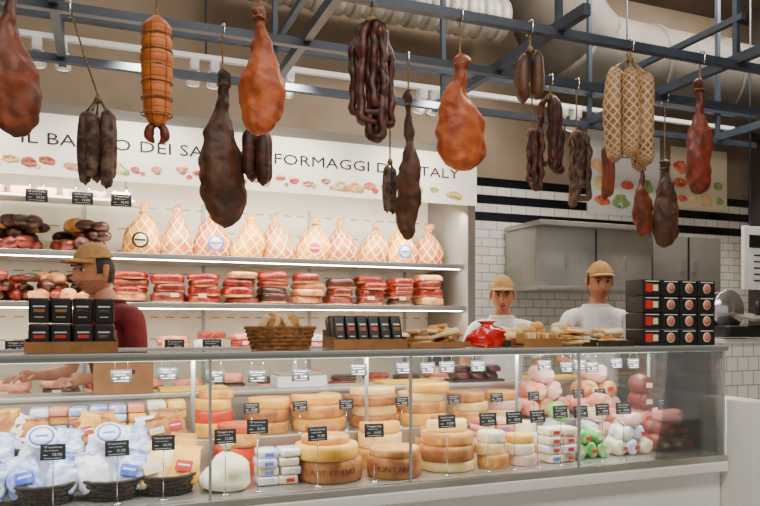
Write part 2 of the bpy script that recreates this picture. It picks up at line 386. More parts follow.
def price_tag(x,y,z,w=.1,h=.07,stem=0,rz=0,tilt=-.12,hang=0):
    b=B('price_tag'); m=T(0,0,stem,0,tilt)
    b.box((0,0,h/2),(w,.004,h),black,m,bev=.001)
    b.text(random.choice(['Monte vecchio','Cacio di bosco','Fontina','Taleggio dop','Robiola','Pecorino sardo','Toma']),h*.17,chalk,m@FT(0,-.003,h*.80),.0004,w*.74)
    b.text(random.choice(['latte di pecora','latte vaccino','stagionato']),h*.12,chalk,m@FT(-w*.06,-.003,h*.60),.0004,w*.55)
    b.text(random.choice(['18,90','24,50','31,00','12,80']),h*.25,chalk,m@FT(w*.16,-.003,h*.34),.0004,w*.36)
    b.box((-w*.3,-.003,h*.32),(w*.16,.001,.002),chalk,m); b.box((0,-.003,h*.12),(w*.7,.001,.0015),chalk,m)
    if stem:
        b.cyl((0,.002,0),(0,.002,stem+.01),.0018,chrome,seg=8); b.cyl((0,.002,0),(0,.002,.005),.014,chrome,seg=16)
    if hang:
        b.cyl((-w*.3,.003,h*.9),(-w*.3,.003,h+hang),.0015,chrome,seg=6); b.cyl((w*.3,.003,h*.9),(w*.3,.003,h+hang),.0015,chrome,seg=6)
    return b.done((x,y,z),rz)
for x in (-.45,.02,.43,.98,1.8,2.25,-.25,.66): price_tag(x,4.585,1.26,.12,.07,tilt=0)
for x in (-.35,-.1,.12): price_tag(x,4.655,2.15,.12,.075,tilt=0,hang=.05)
b=B('hanging_tray'); b.box((-.45,4.78,2.19),(1.3,.22,.015),shelfw)
for i in range(9): b.box((-1.0+i*.14,4.76,2.225),(.11,.12,.05),random.choice([card,meatfat,breadw,sal1]),bev=.012)
for x in (-1.05,.15):b.box((x,4.78,2.3),(.01,.2,.22),inox)
b.done()
# ---------------------------------------------------------------- hanging meats
RZ=2.87
def hook_string(b,ztop,zr=RZ,dx=0):
    L=zr-ztop
    b.tube([(0,0,-.03),(0,0,0),(dx*.5,0,L*.5),(dx,0,L+.02)],.005,rope,seg=6,sub=3)
    b.tube([(dx,-.024,L-.01),(dx,-.024,L+.05),(dx,.024,L+.05),(dx,.024,L-.01)],.004,chrome,seg=6,sub=3)
    b.loft([(-.035,.012,.012,0,0),(-.02,.018,.018,0,0),(0,.01,.01,0,0)],rope,10,2)
def ham(x,y,zt,zb,w,mat,rz=0,dx=0,name='hanging_ham',bend=1):
    b=B(name); L=zt-zb; h=w/2*1.0; sd=R(0,90); k=bend
    b.loft([(0,.012,.012,0,0),(-L*.02,h*.24,h*.2,k*h*.1,0),(-L*.055,h*.31,h*.25,k*h*.1,0),(-L*.11,h*.24,h*.2,k*h*.03,0),(-L*.18,h*.24,h*.21,0,0),(-L*.30,h*.38,h*.3,-k*h*.08,0),(-L*.42,h*.62,h*.42,-k*h*.14,0),(-L*.55,h*.88,h*.54,-k*h*.08,0),(-L*.70,h*1.02,h*.6,0,0),(-L*.84,h*.94,h*.55,k*h*.04,0),(-L*.93,h*.70,h*.42,k*h*.08,0),(-L*.98,h*.40,h*.28,k*h*.1,0),(-L,h*.1,h*.1,k*h*.1,0)],mat,40,5,amp=.026,fr=8,seed=sd,amp2=.013)
    hook_string(b,zt,dx=dx)
    b.tube([(math.cos(a)*h*.30+k*h*.05,math.sin(a)*h*.25,-L*.10+.004*math.sin(3*a)) for a in [q*math.pi/5 for q in range(11)]],.004,rope,seg=6,sub=2)
    b.done((x,y,zt),rz)
ham(-.31,3,2.74,2.13,.19,ham1,.3)
ham(.633,3,2.78,2.23,.185,ham2,-.2,bend=-1)
ham(1.59,3,2.71,2.155,.265,ham2,.1)
ham(3.08,3,2.78,2.14,.19,ham4,.4,bend=-1)
ham(.57,3.6,2.70,1.905,.235,ham3,.2)
ham(1.587,3.6,2.72,1.89,.14,ham3,-.3,bend=-1)
ham(3.215,3.6,2.46,1.99,.15,ham1,.2)
ham(3.40,3.6,2.49,1.92,.22,ham3,.1,bend=-1)
def salami_bunch(x,y,zt,zb,w,n,r,mat,name='hanging_salami_bunch',dx=0):
    b=B(name); L=zt-zb
    for i in range(n):
        a=2*math.pi*i/n+.4; q=(w/2-r); X=math.cos(a)*q; Yy=math.sin(a)*q*.7; l=L*R(.80,1); t=L*R(.10,.2); e=R(-.012,.012)
        b.tube([(0,0,0),(X*.5,Yy*.5,-t*.55),(X*.9,Yy*.9,-t),(X,Yy,-t-r*.8),(X*1.03+e,Yy*1.03,-(t+l)/2),(X,Yy,-l+r),(X*.97,Yy,-l+.01),(X*.97,Yy,-l)],[.004,.004,r*.3,r*.85,r*R(.95,1.08),r*.85,r*.35,.004],mat,seg=16,sub=4)
        b.cyl((X,Yy,-t-r*.15),(X,Yy,-t+r*.1),r*.4,rope,seg=8)
    hook_string(b,zt,dx=dx); b.done((x,y,zt))
salami_bunch(-.01,3.6,2.50,2.01,.18,5,.032,sal1,dx=-.12)
salami_bunch(2.60,3,2.84,2.235,.28,5,.050,salnet,'hanging_netted_salami')
salami_bunch(.745,3.6,2.46,2.11,.18,4,.036,sal2)
salami_bunch(1.51,3.68,2.35,2.03,.09,2,.024,sal1)
salami_bunch(1.98,3,2.80,2.51,.17,4,.034,ham3)
salami_bunch(2.95,3.6,2.6,2.2,.1,3,.026,ham1)
def links(x,y,zt,zb,w,n,r,mat,name='hanging_sausage_links'):
    b=B(name); L=zt-zb
    for i in range(n):
        a=(i+.5)/n; xa=-w/2+r+(w-2*r)*a; xb=-xa*.6+R(-.02,.02); l=L*R(.7,1); yy=R(-.05,.05)
        pts=[(xa*.2,0,-.01)];rad=[r*.5]; k=9; j0=lambda: R(-.009,.009)
        for j in range(1,k+1): pts.append((xa*(1 if j>2 else .4+.2*j)+j0(),yy+j0(),-l*j/(k+.6))); rad.append(r*1.03 if j%2 else r*.84)
        pts.append(((xa+xb)/2,yy-.02,-l+r)); rad.append(r*.9)
        for j in range(k,0,-1): pts.append((xb*(1 if j>2 else .4+.2*j)+j0(),yy-.03+j0(),-l*j/(k+.6))); rad.append(r*1.03 if j%2 else r*.84)
        pts.append((xb*.2,0,-.01)); rad.append(r*.5)
        b.tube(pts,rad,mat,seg=12,sub=3)
    b.loft([(-.03,.035,.03,0,0),(0,.03,.025,0,0),(.012,.01,.01,0,0)],rope,12,3)
    hook_string(b,zt); b.done((x,y,zt))
links(1.143,3,2.80,2.23,.23,9,.019,sal2)
links(2.39,3.6,2.58,2.13,.13,4,.018,sal2)
links(2.52,3.6,2.80,2.29,.16,4,.02,sal2)
links(2.71,3.6,2.60,2.135,.12,3,.02,sal1)
b=B('hanging_tied_provola')
L=.44; rg=[(0,.01,.01,0,0),(-.02,.035,.035,0,0)]
for i in range(6):
    q=-.05-i*.064; rr=.066-.004*abs(i-2)
    rg+=[(q,rr,rr*.95,0,0),(q-.032,rr*.93,rr*.88,0,0)]
rg+=[(-L,.03,.03,0,0),(-L-.01,.006,.006,0,0)]
b.loft(rg,mort,28,3)
for i in range(6):
    q=-.082-i*.064; b.tube([(math.cos(a)*.061,math.sin(a)*.058,q) for a in [k*math.pi/6 for k in range(13)]],.003,rope,seg=6,sub=2)
for s in(-1,1): b.tube([(0,0,-L),(s*.025,0,-L-.015),(s*.03,0,-L-.05),(s*.01,0,-L-.075)],[.008,.018,.02,.005],ham4,seg=10)
hook_string(b,2.67); b.done((.213,3,2.67))
# ---------------------------------------------------------------- counter
cx0,cx1=-1.5,2.83; cw=cx1-cx0; cc=(cx0+cx1)/2; TZ=1.32
b=B('refrigerated_display_counter')
b.box((cc,3.06,.40),(cw,.86,.62),white,bev=.004)
b.box((cc,3.1,.05),(cw-.1,.7,.1),black)
b.box((cc,3.05,.735),(cw,.94,.05),white,bev=.008)
b.box((cc,2.602,.775),(cw,.035,.03),inox,bev=.004)
b.box((cc,3.04,.78),(cw-.02,.84,.02),inox)
b.box((cc,3.27,.85),(cw-.02,.36,.16),inox,bev=.004)
b.box((cc,3.49,.93),(cw,.03,.34),inox)
b.box((cc,3.56,1.09),(cw,.22,.025),inox,bev=.004)
b.box((cc,3.6,.55),(cw,.1,1.06),white)
b.box((cc,2.60,1.047),(cw-.01,.008,.52),glass)
for x in (cx0,cx1-.005): b.box((x,3.0,1.047),(.008,.8,.52),glass)
b.box((cc,2.85,TZ-.008),(cw+.01,.54,.012),glasstop)
b.box((cc,2.592,TZ-.012),(cw+.012,.012,.028),postm,bev=.003)
b.box((cc,3.115,TZ-.012),(cw+.012,.02,.034),postm,bev=.003)
for x in (-1.22,-.42,.367,1.154,1.967,2.815):
    b.box((x,2.596,1.05),(.010,.010,.52),postm); b.cyl((x,3.10,.93),(x,3.10,TZ-.02),.009,postm)
    b.box((x,2.85,TZ-.018),(.012,.5,.008),postm)
b.cyl((cx0+.03,2.615,TZ-.022),(cx1-.03,2.615,TZ-.022),.006,ledm,seg=8)
b.cyl((cx0+.03,3.13,TZ-.02),(cx1-.03,3.13,TZ-.02),.006,ledm,seg=8)
b.done()
b=B('counter_end_panel'); b.box((2.905,3.02,.53),(.13,1.14,1.06),white,bev=.006); b.done()
def cheese(x,y,z,spec,name='cheese_wheel_stack',rz=0,lab=None):
    b=B(name); zz=0
    for r,h,ri,cu,ang,a0 in spec:
        r*=R(.93,1.0) if not lab else 1; h*=R(.9,1.0) if not lab else 1
        b.wheel(r,h,ri,cu,zz,R(-.014,.014),R(-.008,.008),ang,a0)
        if lab is None and r>.11 and ang>6 and R(0,1)<.4: b.cyl((0,0,zz+h),(0,0,zz+h+.0015),r*.5,cream,seg=20)
        zz+=h
    if lab:
        r=spec[0][0]+.001; n=len(lab)
        for i,chh in enumerate(lab):
            a=(i-(n-1)/2)*.025/r
            b.text(chh,.034,brand,T(math.sin(a)*r,-math.cos(a)*r,spec[0][1]*.5,a,0)@T(0,0,0,0,math.pi/2),.003)
    b.done((x,y,z),rz)
F=2*math.pi; H=math.pi; D0=.791; D1=.931
def W(r,h,m,c=None,ang=F,a0=0): return (r,h,m,c or ch_cream,ang,a0)
cheese(.87,2.80,D0,[W(.135,.088,ch_rind2),W(.13,.06,ch_yel),W(.10,.03,ch_rind)],lab='LATTERINO',rz=-.2)
cheese(1.14,2.76,D0,[W(.115,.085,ch_rind2),W(.105,.035,ch_rind)],lab='MONTANO',rz=-.3)
cheese(1.42,2.81,D0,[W(.13,.045,ch_cream),W(.128,.07,ch_rind2),W(.12,.06,ch_rind),W(.1,.05,ch_cream,ang=H,a0=H)])
cheese(1.62,2.76,D0,[W(.075,.06,ch_rind),W(.07,.055,ch_cream),W(.065,.05,ch_white)],'small_cheese_stack')
cheese(1.775,2.76,D0,[W(.07,.05,ch_pink),W(.07,.05,ch_white),W(.065,.04,ch_yel)],'small_cheese_stack')
cheese(1.92,2.95,D0,[W(.07,.06,ch_rind),W(.07,.06,ch_white),W(.06,.05,ch_white)],'small_cheese_stack')
cheese(.47,3.22,D1,[W(.095,.06,ch_yel),W(.09,.06,ch_or),W(.085,.05,ch_yel),W(.08,.04,ch_rind)],'waxed_cheese_stack')
cheese(.53,2.99,D0,[W(.092,.065,ch_or),W(.090,.065,ch_or),W(.088,.06,ch_rind),W(.085,.04,ch_or)],'waxed_cheese_stack')
cheese(.96,3.24,D1,[W(.13,.065,ch_yel),W(.13,.06,ch_rind),W(.125,.05,ch_yel,ang=H*1.4,a0=H*.9)])
cheese(1.23,3.24,D1,[W(.125,.06,ch_rind2),W(.12,.05,ch_cream),W(.13,.05,ch_rind2),W(.12,.04,ch_cream,ang=H*1.3,a0=H)])
cheese(1.50,3.22,D1,[W(.13,.06,ch_yel),W(.125,.055,ch_rind),W(.12,.05,ch_cream),W(.12,.05,ch_yel,ang=H*.8,a0=H*1.1)])
cheese(1.17,2.99,D0,[W(.105,.08,ch_rind),W(.10,.07,ch_cream),W(.10,.05,ch_yel,ang=H*1.2,a0=H*.9)])
cheese(.90,3.02,D0,[W(.05,.16,ch_yel),W(.08,.04,ch_rind2)])
cheese(1.75,3.22,D1,[W(.10,.06,ch_rind),W(.10,.05,ch_cream),W(.1,.05,ch_rind2)])
cheese(1.97,3.24,D1,[W(.1,.05,ch_cream),W(.095,.05,ch_pink),W(.09,.05,ch_rind)])
cheese(.71,3.24,D1,[W(.11,.05,ch_rind),W(.105,.06,ch_rind2),W(.10,.05,ch_yel)])
b=B('cheese_wedge_pile')
for i in range(12): b.wheel(R(.06,.09),R(.04,.055),random.choice([ch_rind,ch_rind2]),ch_cream,(i%4)*.052,R(-.07,.07),R(-.01,.01),R(.5,.9),R(3.6,5.2))
b.done((1.42,3.03,D0+.002))
def packs(name,x,y,z,w,n,mats,dd=.1,h=.035,cols=2):
    b=B(name)
    for c in range(cols):
        for j in range(n):
            b.box(((c-(cols-1)/2)*w+R(-.006,.006),R(-.008,.008),h/2+j*h),(w*.94,dd,h*.95),random.choice(mats),T(0,0,0,R(-.04,.04)),bev=.011)
            b.box(((c-(cols-1)/2)*w,-dd/2-.009,h/2+j*h),(w*.4,.002,h*.4),random.choice([cream,blue,redlab,cream]))
    b.done((x,y,z))
packs('wrapped_white_cheese',.655,2.79,D0,.085,4,[ch_white,wrap,ch_white])
packs('pink_meat_packs',1.76,3.0,D0,.09,6,[ch_pink,wrap,ch_white,meatpk],.11,.03)
packs('wrapped_cheese_packs',1.965,2.76,D0,.08,4,[wrap,ch_white,ch_pink],.1,.04)
packs('wrapped_cheese_packs',.27,3.24,D1,.08,4,[ch_white,ch_cream,ch_yel],.12,.04)
b=B('tied_cheese_sack'); b.loft([(0,.07,.07,0,0),(.02,.10,.09,0,0),(.07,.09,.08,0,0),(.12,.05,.045,0,0),(.15,.012,.012,0,0),(.175,.03,.03,0,0),(.18,.01,.01,0,0)],ch_white,28,4,amp=.02,fr=14,amp2=.006); b.tube([(math.cos(a)*.016,math.sin(a)*.016,.149) for a in [k*math.pi/4 for k in range(9)]],.003,rope,seg=6,sub=2); b.done((.455,2.76,D0))
def rolls(name,x,y,z,n,r,mats,lay=2,ln=.07,yaw=.0):
    b=B(name)
    for l in range(lay):
        m=max(1,n-l)
        for i in range(m):
            xx=(i-(m-1)/2)*r*2.02; mt=random.choice(mats)
            b.loft([(-ln,r*.35,r*.35,0,0),(-ln*.9,r*.85,r*.85,0,0),(-ln*.4,r,r,0,0),(ln*.4,r,r,0,0),(ln*.9,r*.85,r*.85,0,0),(ln,r*.35,r*.35,0,0)],mt,16,3,T(xx,R(-.01,.01),r*.98+l*r*1.75,R(-.2,.2)+yaw,math.pi/2),.014,20,seed=R(0,60))
            b.box((xx,-ln-.012,r*.98+l*r*1.75),(r*.8,.002,r*.5),random.choice([cream,cream,redlab]))
    b.done((x,y,z))
rolls('green_wrapped_cheese_rolls',2.16,2.80,D0,3,.036,[ch_green,ch_green,wrap],2,.06)
rolls('white_wrapped_cheese_rolls',2.41,2.80,D0,3,.038,[wrap,ch_white,ch_pink],3,.06)
rolls('green_wrapped_cheese_rolls',2.13,2.99,D0,2,.044,[ch_green,ch_green,wrap],3,.06)
rolls('pink_mortadella_rolls',2.40,3.0,D0,4,.038,[ch_pink,meatpk,ch_white,wrap],4,.06)
rolls('cooked_ham_rolls',2.22,3.26,D1,3,.05,[meatpk,ch_pink,meatfat],3,.08)
rolls('cooked_ham_rolls',2.56,3.26,D1,3,.05,[meatpk,meatfat,ch_pink],3,.08)
rolls('cured_salami_rolls',2.67,2.82,D0,3,.038,[meatred2,meatred,meatdk,meatpk],3,.08)
rolls('cured_salami_rolls',2.69,3.03,D0,2,.05,[meatred2,meatpk,meatdk],4,.06)
def wbasket(b,r,h,mat,mtx=I4,ry=1):
    n=28; pr=max(4,int(h/.012))
    for j in range(pr):
        rr=r*(.82+.18*j/(pr-1)); z=h*j/(pr-1)+.008
        b.tube([(math.cos(a)*rr*(1+.025*(-1)**(k+j)),math.sin(a)*rr*ry*(1+.025*(-1)**(k+j)),z) for k,a in enumerate([k*2*math.pi/n for k in range(n+1)])],h/pr*.62,mat,mtx,seg=6,sub=1)
    for k in range(n):
        a=k*2*math.pi/n; b.cyl((math.cos(a)*r*.82,math.sin(a)*r*.82*ry,0),(math.cos(a)*r,math.sin(a)*r*ry,h+.006),.004,mat,mtx,6)
    b.loft([(0,r*.8,r*.8*ry,0,0),(.008,r*.82,r*.82*ry,0,0)],mat,24,1,mtx)
def bag(b,m,w,h,d,mat,seed,lab=None):
    b.loft([(0,w*.3,d*.3,0,0),(h*.05,w*.47,d*.45,0,0),(h*.35,w*.5,d*.5,0,0),(h*.72,w*.47,d*.40,0,0),(h*.88,w*.40,d*.12,0,0),(h*.92,w*.42,d*.05,0,0),(h,w*.46,d*.05,0,0)],mat,32,4,m,.012,14,3.2,seed=seed,amp2=.010)
    if lab: b.box((0,-d*.5-.006,h*.4),(w*.55,.003,h*.28),lab,m,bev=.001); b.box((0,-d*.5-.008,h*.42),(w*.4,.002,h*.05),chalk,m)
def tub(b,m,r,rim,top):
    b.cyl((0,0,-.035),(0,0,0),r*.92,whitep,m,28,r1=r); b.cyl((0,0,0),(0,0,.008),r*1.03,whitep,m,28); b.cyl((0,0,.008),(0,0,.010),r*.86,rim,m,28); b.cyl((0,0,.010),(0,0,.0112),r*.7,top,m,24); b.box((0,.0,.0118),(r*.8,r*.2,.001),rim,m)
for i,(x,y) in enumerate([(-.185,2.79),(.04,2.79),(.235,2.80),(-.42,2.79)]):
    b=B('packaged_cheese_basket'); wbasket(b,.105,.06,wickdk)
    A,C=[(cyan,cyan),(wrap,cyan),(ch_cream,ch_yel),(wrap,cyan)][i]
    bag(b,T(-.05,-.04,.03,.25,-.45,-.15),.11,.15,.06,A,i*3.1,blue if i==0 else (cream if i==2 else None))
    bag(b,T(.05,-.03,.03,-.3,-.45,.15),.11,.15,.06,C,i*5.7+2,None if i==0 else (redlab if i==2 else blue))
    bag(b,T(-.02,.03,.03,.1,-.35),.14,.20 if i!=2 else .16,.07,wrap if i!=2 else ch_white,i*2.3+4)
    bag(b,T(.05,.055,.03,-.2,-.3,.1),.12,.22 if i!=2 else .18,.06,cyan if i!=2 else ch_rind,i*1.3+9)
    if i!=2: tub(b,T(-.01,.02,.225,0,.75),.05,blue,wrap)
    b.done((x,y,D0))
for i,(x,y) in enumerate([(-.30,3.03),(-.02,3.03),(.22,3.03)]):
    b=B('packed_cheese_crate')
    b.box((0,0,.08),(.23,.12,.16),wickdk,bev=.005)
    for j in range(6):
        bag(b,T(R(-.07,.07),R(-.02,.02),.16,R(-.5,.5),R(-.6,-.2),R(-.3,.3)),R(.08,.11),R(.09,.14),.045,random.choice([ch_yel,ch_rind,ch_rind2,wrap,card]),R(0,50),random.choice([cream,None,redlab]))
    b.done((x,y,D0))
for i,(x,y) in enumerate([(-.42,3.26),(-.16,3.26),(.07,3.26)]):
    b=B('packed_cheese_pile')
    for j in range(12): b.box(((j%3-1)*.075,R(-.03,.03),.02+(j//3)*.036),(.07,.12,.034),random.choice([wrap,cyan,ch_yel,ch_rind,meatpk]),T(0,0,0,R(-.08,.08)),bev=.01)
    b.done((x,y,D1))
for x,st in [(-.15,.17),(.055,.17),(.21,.18),(.43,.19),(.55,.22),(.785,.18),(1.02,.18),(1.345,.2),(1.54,.2),(1.67,.2),(1.79,.2),(1.91,.215),(2.02,.21),(2.14,.215),(2.26,.215),(2.50,.225)]:
    price_tag(x,2.65,D0,.08,.054,st,R(-.12,.12))
for x in [.62,.84,1.06,1.34,1.62,1.86,2.08,2.36,2.5]:
    price_tag(x,3.115,D1-.0,.07,.046,.10,R(-.12,.12))
for x in [.07,.23,.40,.56,.73,.97,1.17,1.28,1.37,1.52,1.86,1.98,2.05,2.12,2.26,2.36]:
    price_tag(x,2.70,R(1.20,1.22),.072,.048,0,R(-.1,.1),hang=.055)
# ---------------------------------------------------------------- on the counter top
def black_packs(name,x,y,w,rows,cols,ph,tilt=0):
    b=B(name); pw=w/cols
    b.box((0,0,.006),(w+.02,.16,.012),card); b.box((0,-.08,.02),(w+.02,.006,.04),card); b.box((0,.08,.04),(w+.02,.006,.08),card)
    for s in(-1,1): b.box((s*(w/2+.008),0,.025),(.006,.16,.05),card)
    for r in range(rows):
        for c in range(cols):
            for q in range(2):
                m=T(-w/2+pw*(c+.5),-.045+q*.07,.012+r*ph,R(-.06,.06),tilt)
                b.box((0,0,ph/2),(pw*.93,.055,ph*.97),black,m,bev=.008)
                if q==0:
                    b.box((0,-.029,ph*.66),(pw*.55,.002,ph*.05),chalk,m); b.box((0,-.029,ph*.5),(pw*.5,.002,ph*.12),random.choice([redlab,card,sal1]),m); b.box((0,-.029,ph*.25),(pw*.4,.002,ph*.025),cream,m)
    b.done((x,y,TZ))
black_packs('black_packet_display_box',-.095,2.86,.29,2,4,.093)
b=B('bread_basket'); wbasket(b,.14,.08,wicker,ry=.75)
for i in range(9):
    m=T(-.09+i*.022,R(-.03,.03),.07,R(-.6,.6),0,R(-.9,.9)); b.box((0,0,.03),(.03,.02,.1),random.choice([bread,breadw]),m,bev=.008)
b.done((.69,2.87,TZ))
black_packs('black_packet_tray',1.06,2.87,.31,1,6,.13,-.35)
def bread_tray(name,x,y,w,d,n,kind,h=.035,base=wicker):
    b=B(name)
    b.box((0,0,.005),(w,d,.01),base)
    for s in(-1,1): b.box((0,s*d/2,h/2),(w,.01,h),base,bev=.003); b.box((s*w/2,0,h/2),(.01,d,h),base,bev=.003)
    for i in range(n):
        xx=-w/2+.04+(w-.08)*((i*.618)%1); yy=R(-d/2+.05,d/2-.05); zz=.025+(i//max(1,n//3))*.022
        m=T(xx,yy,zz,R(-.6,.6),R(-.3,.3),R(-.3,.3))
        if kind=='loaf': b.loft([(-.018,.025,.022,0,0),(-.012,.040,.03,0,0),(.006,.038,.028,0,0),(.02,.02,.015,0,0)],random.choice([bread,breadw,breadw]),16,3,m,.01,20,seed=R(0,99))
        else: b.box((0,0,0),(.085,.06,.016),random.choice([bread,breadw,breadw]),m,bev=.006)
    b.done((x,y,TZ))
bread_tray('flatbread_tray',1.39,2.90,.29,.2,28,'flat',.025,card)
bread_tray('bread_loaf_tray',1.87,2.92,.30,.2,26,'loaf',.03,wickdk)
bread_tray('bread_loaf_tray',2.14,2.94,.20,.18,20,'loaf',.03)
bread_tray('flatbread_tray',2.21,2.70,.17,.16,12,'flat',.03,wickdk)
b=B('crispbread_pile')
for i in range(9): b.box((R(-.05,.05),R(-.03,.03),.02+i*.007),(.09,.06,.009),random.choice([breadw,bread,breadw]),T(0,0,0,R(-.7,.7),R(-.12,.12)),bev=.004)
b.done((2.03,2.71,TZ))
b=B('red_plastic_bag'); b.loft([(0,.07,.06,0,0),(.02,.10,.075,0,0),(.05,.095,.07,0,0),(.08,.07,.05,0,0),(.10,.03,.02,0,0),(.118,.045,.02,0,0)],redpl,32,4,amp=.03,fr=16,amp2=.014); b.done((1.645,2.84,TZ))
b=B('bread_crate'); b.box((0,0,.005),(.2,.1,.01),card)
for s in(-1,1): b.box((0,s*.05,.02),(.2,.006,.04),card)
for i in range(8): b.box((-.08+i*.023,0,.04),(.016,.07,.05),random.choice([breadw,bread]),T(0,0,0,0,0,R(-.1,.1)),bev=.005)
b.done((1.83,2.72,TZ))
b=B('boxed_product_stack')
for c in range(4):
    for r in range(4):
        xx=c*.113; zz=r*.079+.0395
        b.box((xx,0,zz),(.109,.12,.077),black,bev=.003)
        if c==0:
            b.box((xx-.02,-.0615,zz),(.04,.002,.04),redlab); b.box((xx+.02,-.0615,zz),(.03,.002,.03),cream)
        else:
            b.cyl((xx,-.0605,zz),(xx,-.0625,zz),.024,cream,seg=20); b.cyl((xx,-.0625,zz),(xx,-.0635,zz),.019,pinklab,seg=20)
        b.box((xx,-.0615,zz+.031),(.08,.002,.004),chalk)
b.done((2.425,2.71,TZ))
# ---------------------------------------------------------------- worktop items
b=B('cardboard_carton'); b.box((0,0,.075),(.26,.16,.15),card,bev=.003); b.box((0,-.081,.1),(.1,.002,.02),inkm); b.box((0,0,.151),(.26,.02,.002),cream); b.done((.1,3.55,1.103))
for x in (.42,1.55,2.5):
    b=B('cutting_board'); b.box((0,0,.008),(.32,.16,.016),yelm,bev=.004); b.cyl((.13,.05,.016),(.13,.05,.017),.012,white); b.done((x,3.55,1.103))
b=B('meat_tray'); b.box((0,0,.006),(.3,.16,.012),wickdk)
for i in range(6): slab(b,(-.1+(i%3)*.1,R(-.02,.02),.012+(i//3)*.04),(.1,.12,.04),meatdk,meatred)
b.done((1.98,3.56,1.103))
b=B('counter_scale'); b.box((0,0,.03),(.26,.17,.06),whitep,bev=.01); b.box((0,0,.066),(.24,.16,.008),inox,bev=.003); b.cyl((.0,.07,.06),(.0,.07,.16),.012,whitep); b.box((0,.07,.18),(.18,.03,.07),black,bev=.006); b.done((.95,3.56,1.103))
# ---------------------------------------------------------------- right side background
b=B('extractor_hood')
b.box((3.9,5.15,1.98),(1.2,.46,.5),inox,bev=.006); b.box((3.9,5.1,2.25),(1.24,.54,.04),inox,bev=.004); b.box((3.9,5.1,1.72),(1.24,.54,.03),inox,bev=.004)
b.box((3.9,4.915,1.98),(.012,.01,.48),steel); b.box((3.6,4.91,1.95),(.02,.02,.12),chrome); b.box((4.2,4.91,1.95),(.02,.02,.12),chrome)
b.done()
b=B('wall_cupboard'); b.box((5.0,5.2,1.98),(.8,.38,.5),M('grey_cupboard',(128,124,118),.5,.1),bev=.006); b.box((5.0,5.0,1.98),(.01,.01,.48),black); b.box((4.93,5.0,1.95),(.015,.03,.1),chrome); b.box((5.07,5.0,1.95),(.015,.03,.1),chrome); b.done()
redf=[M('tomato_print',(206,96,76),.6,0,(230,150,120),16),M('basil_print',(140,166,104),.6,0,(176,196,140),16),M('bread_print',(226,184,126),.6,0,(240,214,170),16),M('cheese_print',(240,214,140),.6,0,(246,230,180),16)]
b=B('food_poster'); b.box((4.6,5.39,2.86),(.84,.02,.82),whitep)
for i in range(7): b.ball((4.34+(i%3)*.26+R(-.05,.05),5.379,2.58+(i//3)*.16),(R(.06,.1),.003,R(.04,.07)),redf[i%4],seg=20,ring=12,amp=.05,fr=12,seed=i*3)
b.text('SALUMI',.1,inkm,FT(4.6,5.379,3.18),.001)
for i in range(3): b.box((4.6,5.379,3.08-i*.04),(.5-.08*i,.002,.01),inkm)
b.done()
b=B('food_poster'); b.box((5.52,5.39,2.86),(.72,.02,.6),M('poster_cream',(236,222,196),.6))
for i in range(10): b.ball((5.28+(i%4)*.16,5.379,2.66+(i//4)*.15),(R(.05,.1),.003,R(.03,.07)),redf[(i*3)%4],seg=20,ring=12,amp=.05,fr=12,seed=i*5)
b.done()
b=B('steel_column'); b.box((6.0,5.1,2.25),(.14,.14,4.5),M('column_dark',(72,66,62),.5)); b.box((6.0,5.1,.02),(.24,.24,.04),steel); b.done()
b=B('menu_board'); b.box((5.15,4.15,1.95),(.9,.03,.5),whitep,bev=.004); b.box((5.15,4.13,2.08),(.8,.006,.1),black); b.text('FORMAGGI',.07,chalk,FT(5.15,4.125,2.08),.001)
for i in range(5): b.box((5.15,4.131,1.97-i*.05),(.7,.004,.012),inkm)
for x in (4.78,5.52): b.cyl((x,4.15,2.2),(x,4.15,4.5),.006,steel)
b.done()
b=B('meat_slicer')
b.box((0,0,.05),(.4,.3,.08),black,bev=.02); b.cyl((-.05,-.02,.2),(-.05,.0,.2),.14,chrome,seg=32); b.cyl((-.05,0,.2),(-.05,.07,.2),.12,black,seg=32)
b.box((.1,-.05,.16),(.2,.22,.02),inox,T(0,0,0,0,.2)); b.cyl((.1,-.12,.16),(.1,-.12,.26),.016,black); b.box((.02,.1,.14),(.14,.1,.16),black,bev=.02); b.done((4.15,3.75,1.326))
b=B('bottle_group'); bg=M('bottle_glass',(16,24,18),.1,coat=.5)
for i in range(5):
    b.loft([(0,.036,.036,0,0),(.01,.038,.038,0,0),(.17,.038,.038,0,0),(.21,.02,.02,0,0),(.24,.013,.013,0,0),(.29,.014,.014,0,0)],bg,16,2,T(i*.1,R(-.02,.02),0)); b.cyl((i*.1,0,.07),(i*.1,0,.13),.0392,cream)
b.done((4.5,3.75,1.326))
b=B('back_work_table'); b.box((4.6,5.1,.9),(2.6,.55,.04),inox,bev=.004)
for x in (3.4,4.6,5.8):
    for y in (4.88,5.32): b.box((x,y,.44),(.04,.04,.88),inox)
b.box((4.6,5.1,.3),(2.5,.5,.02),inox)
b.done()
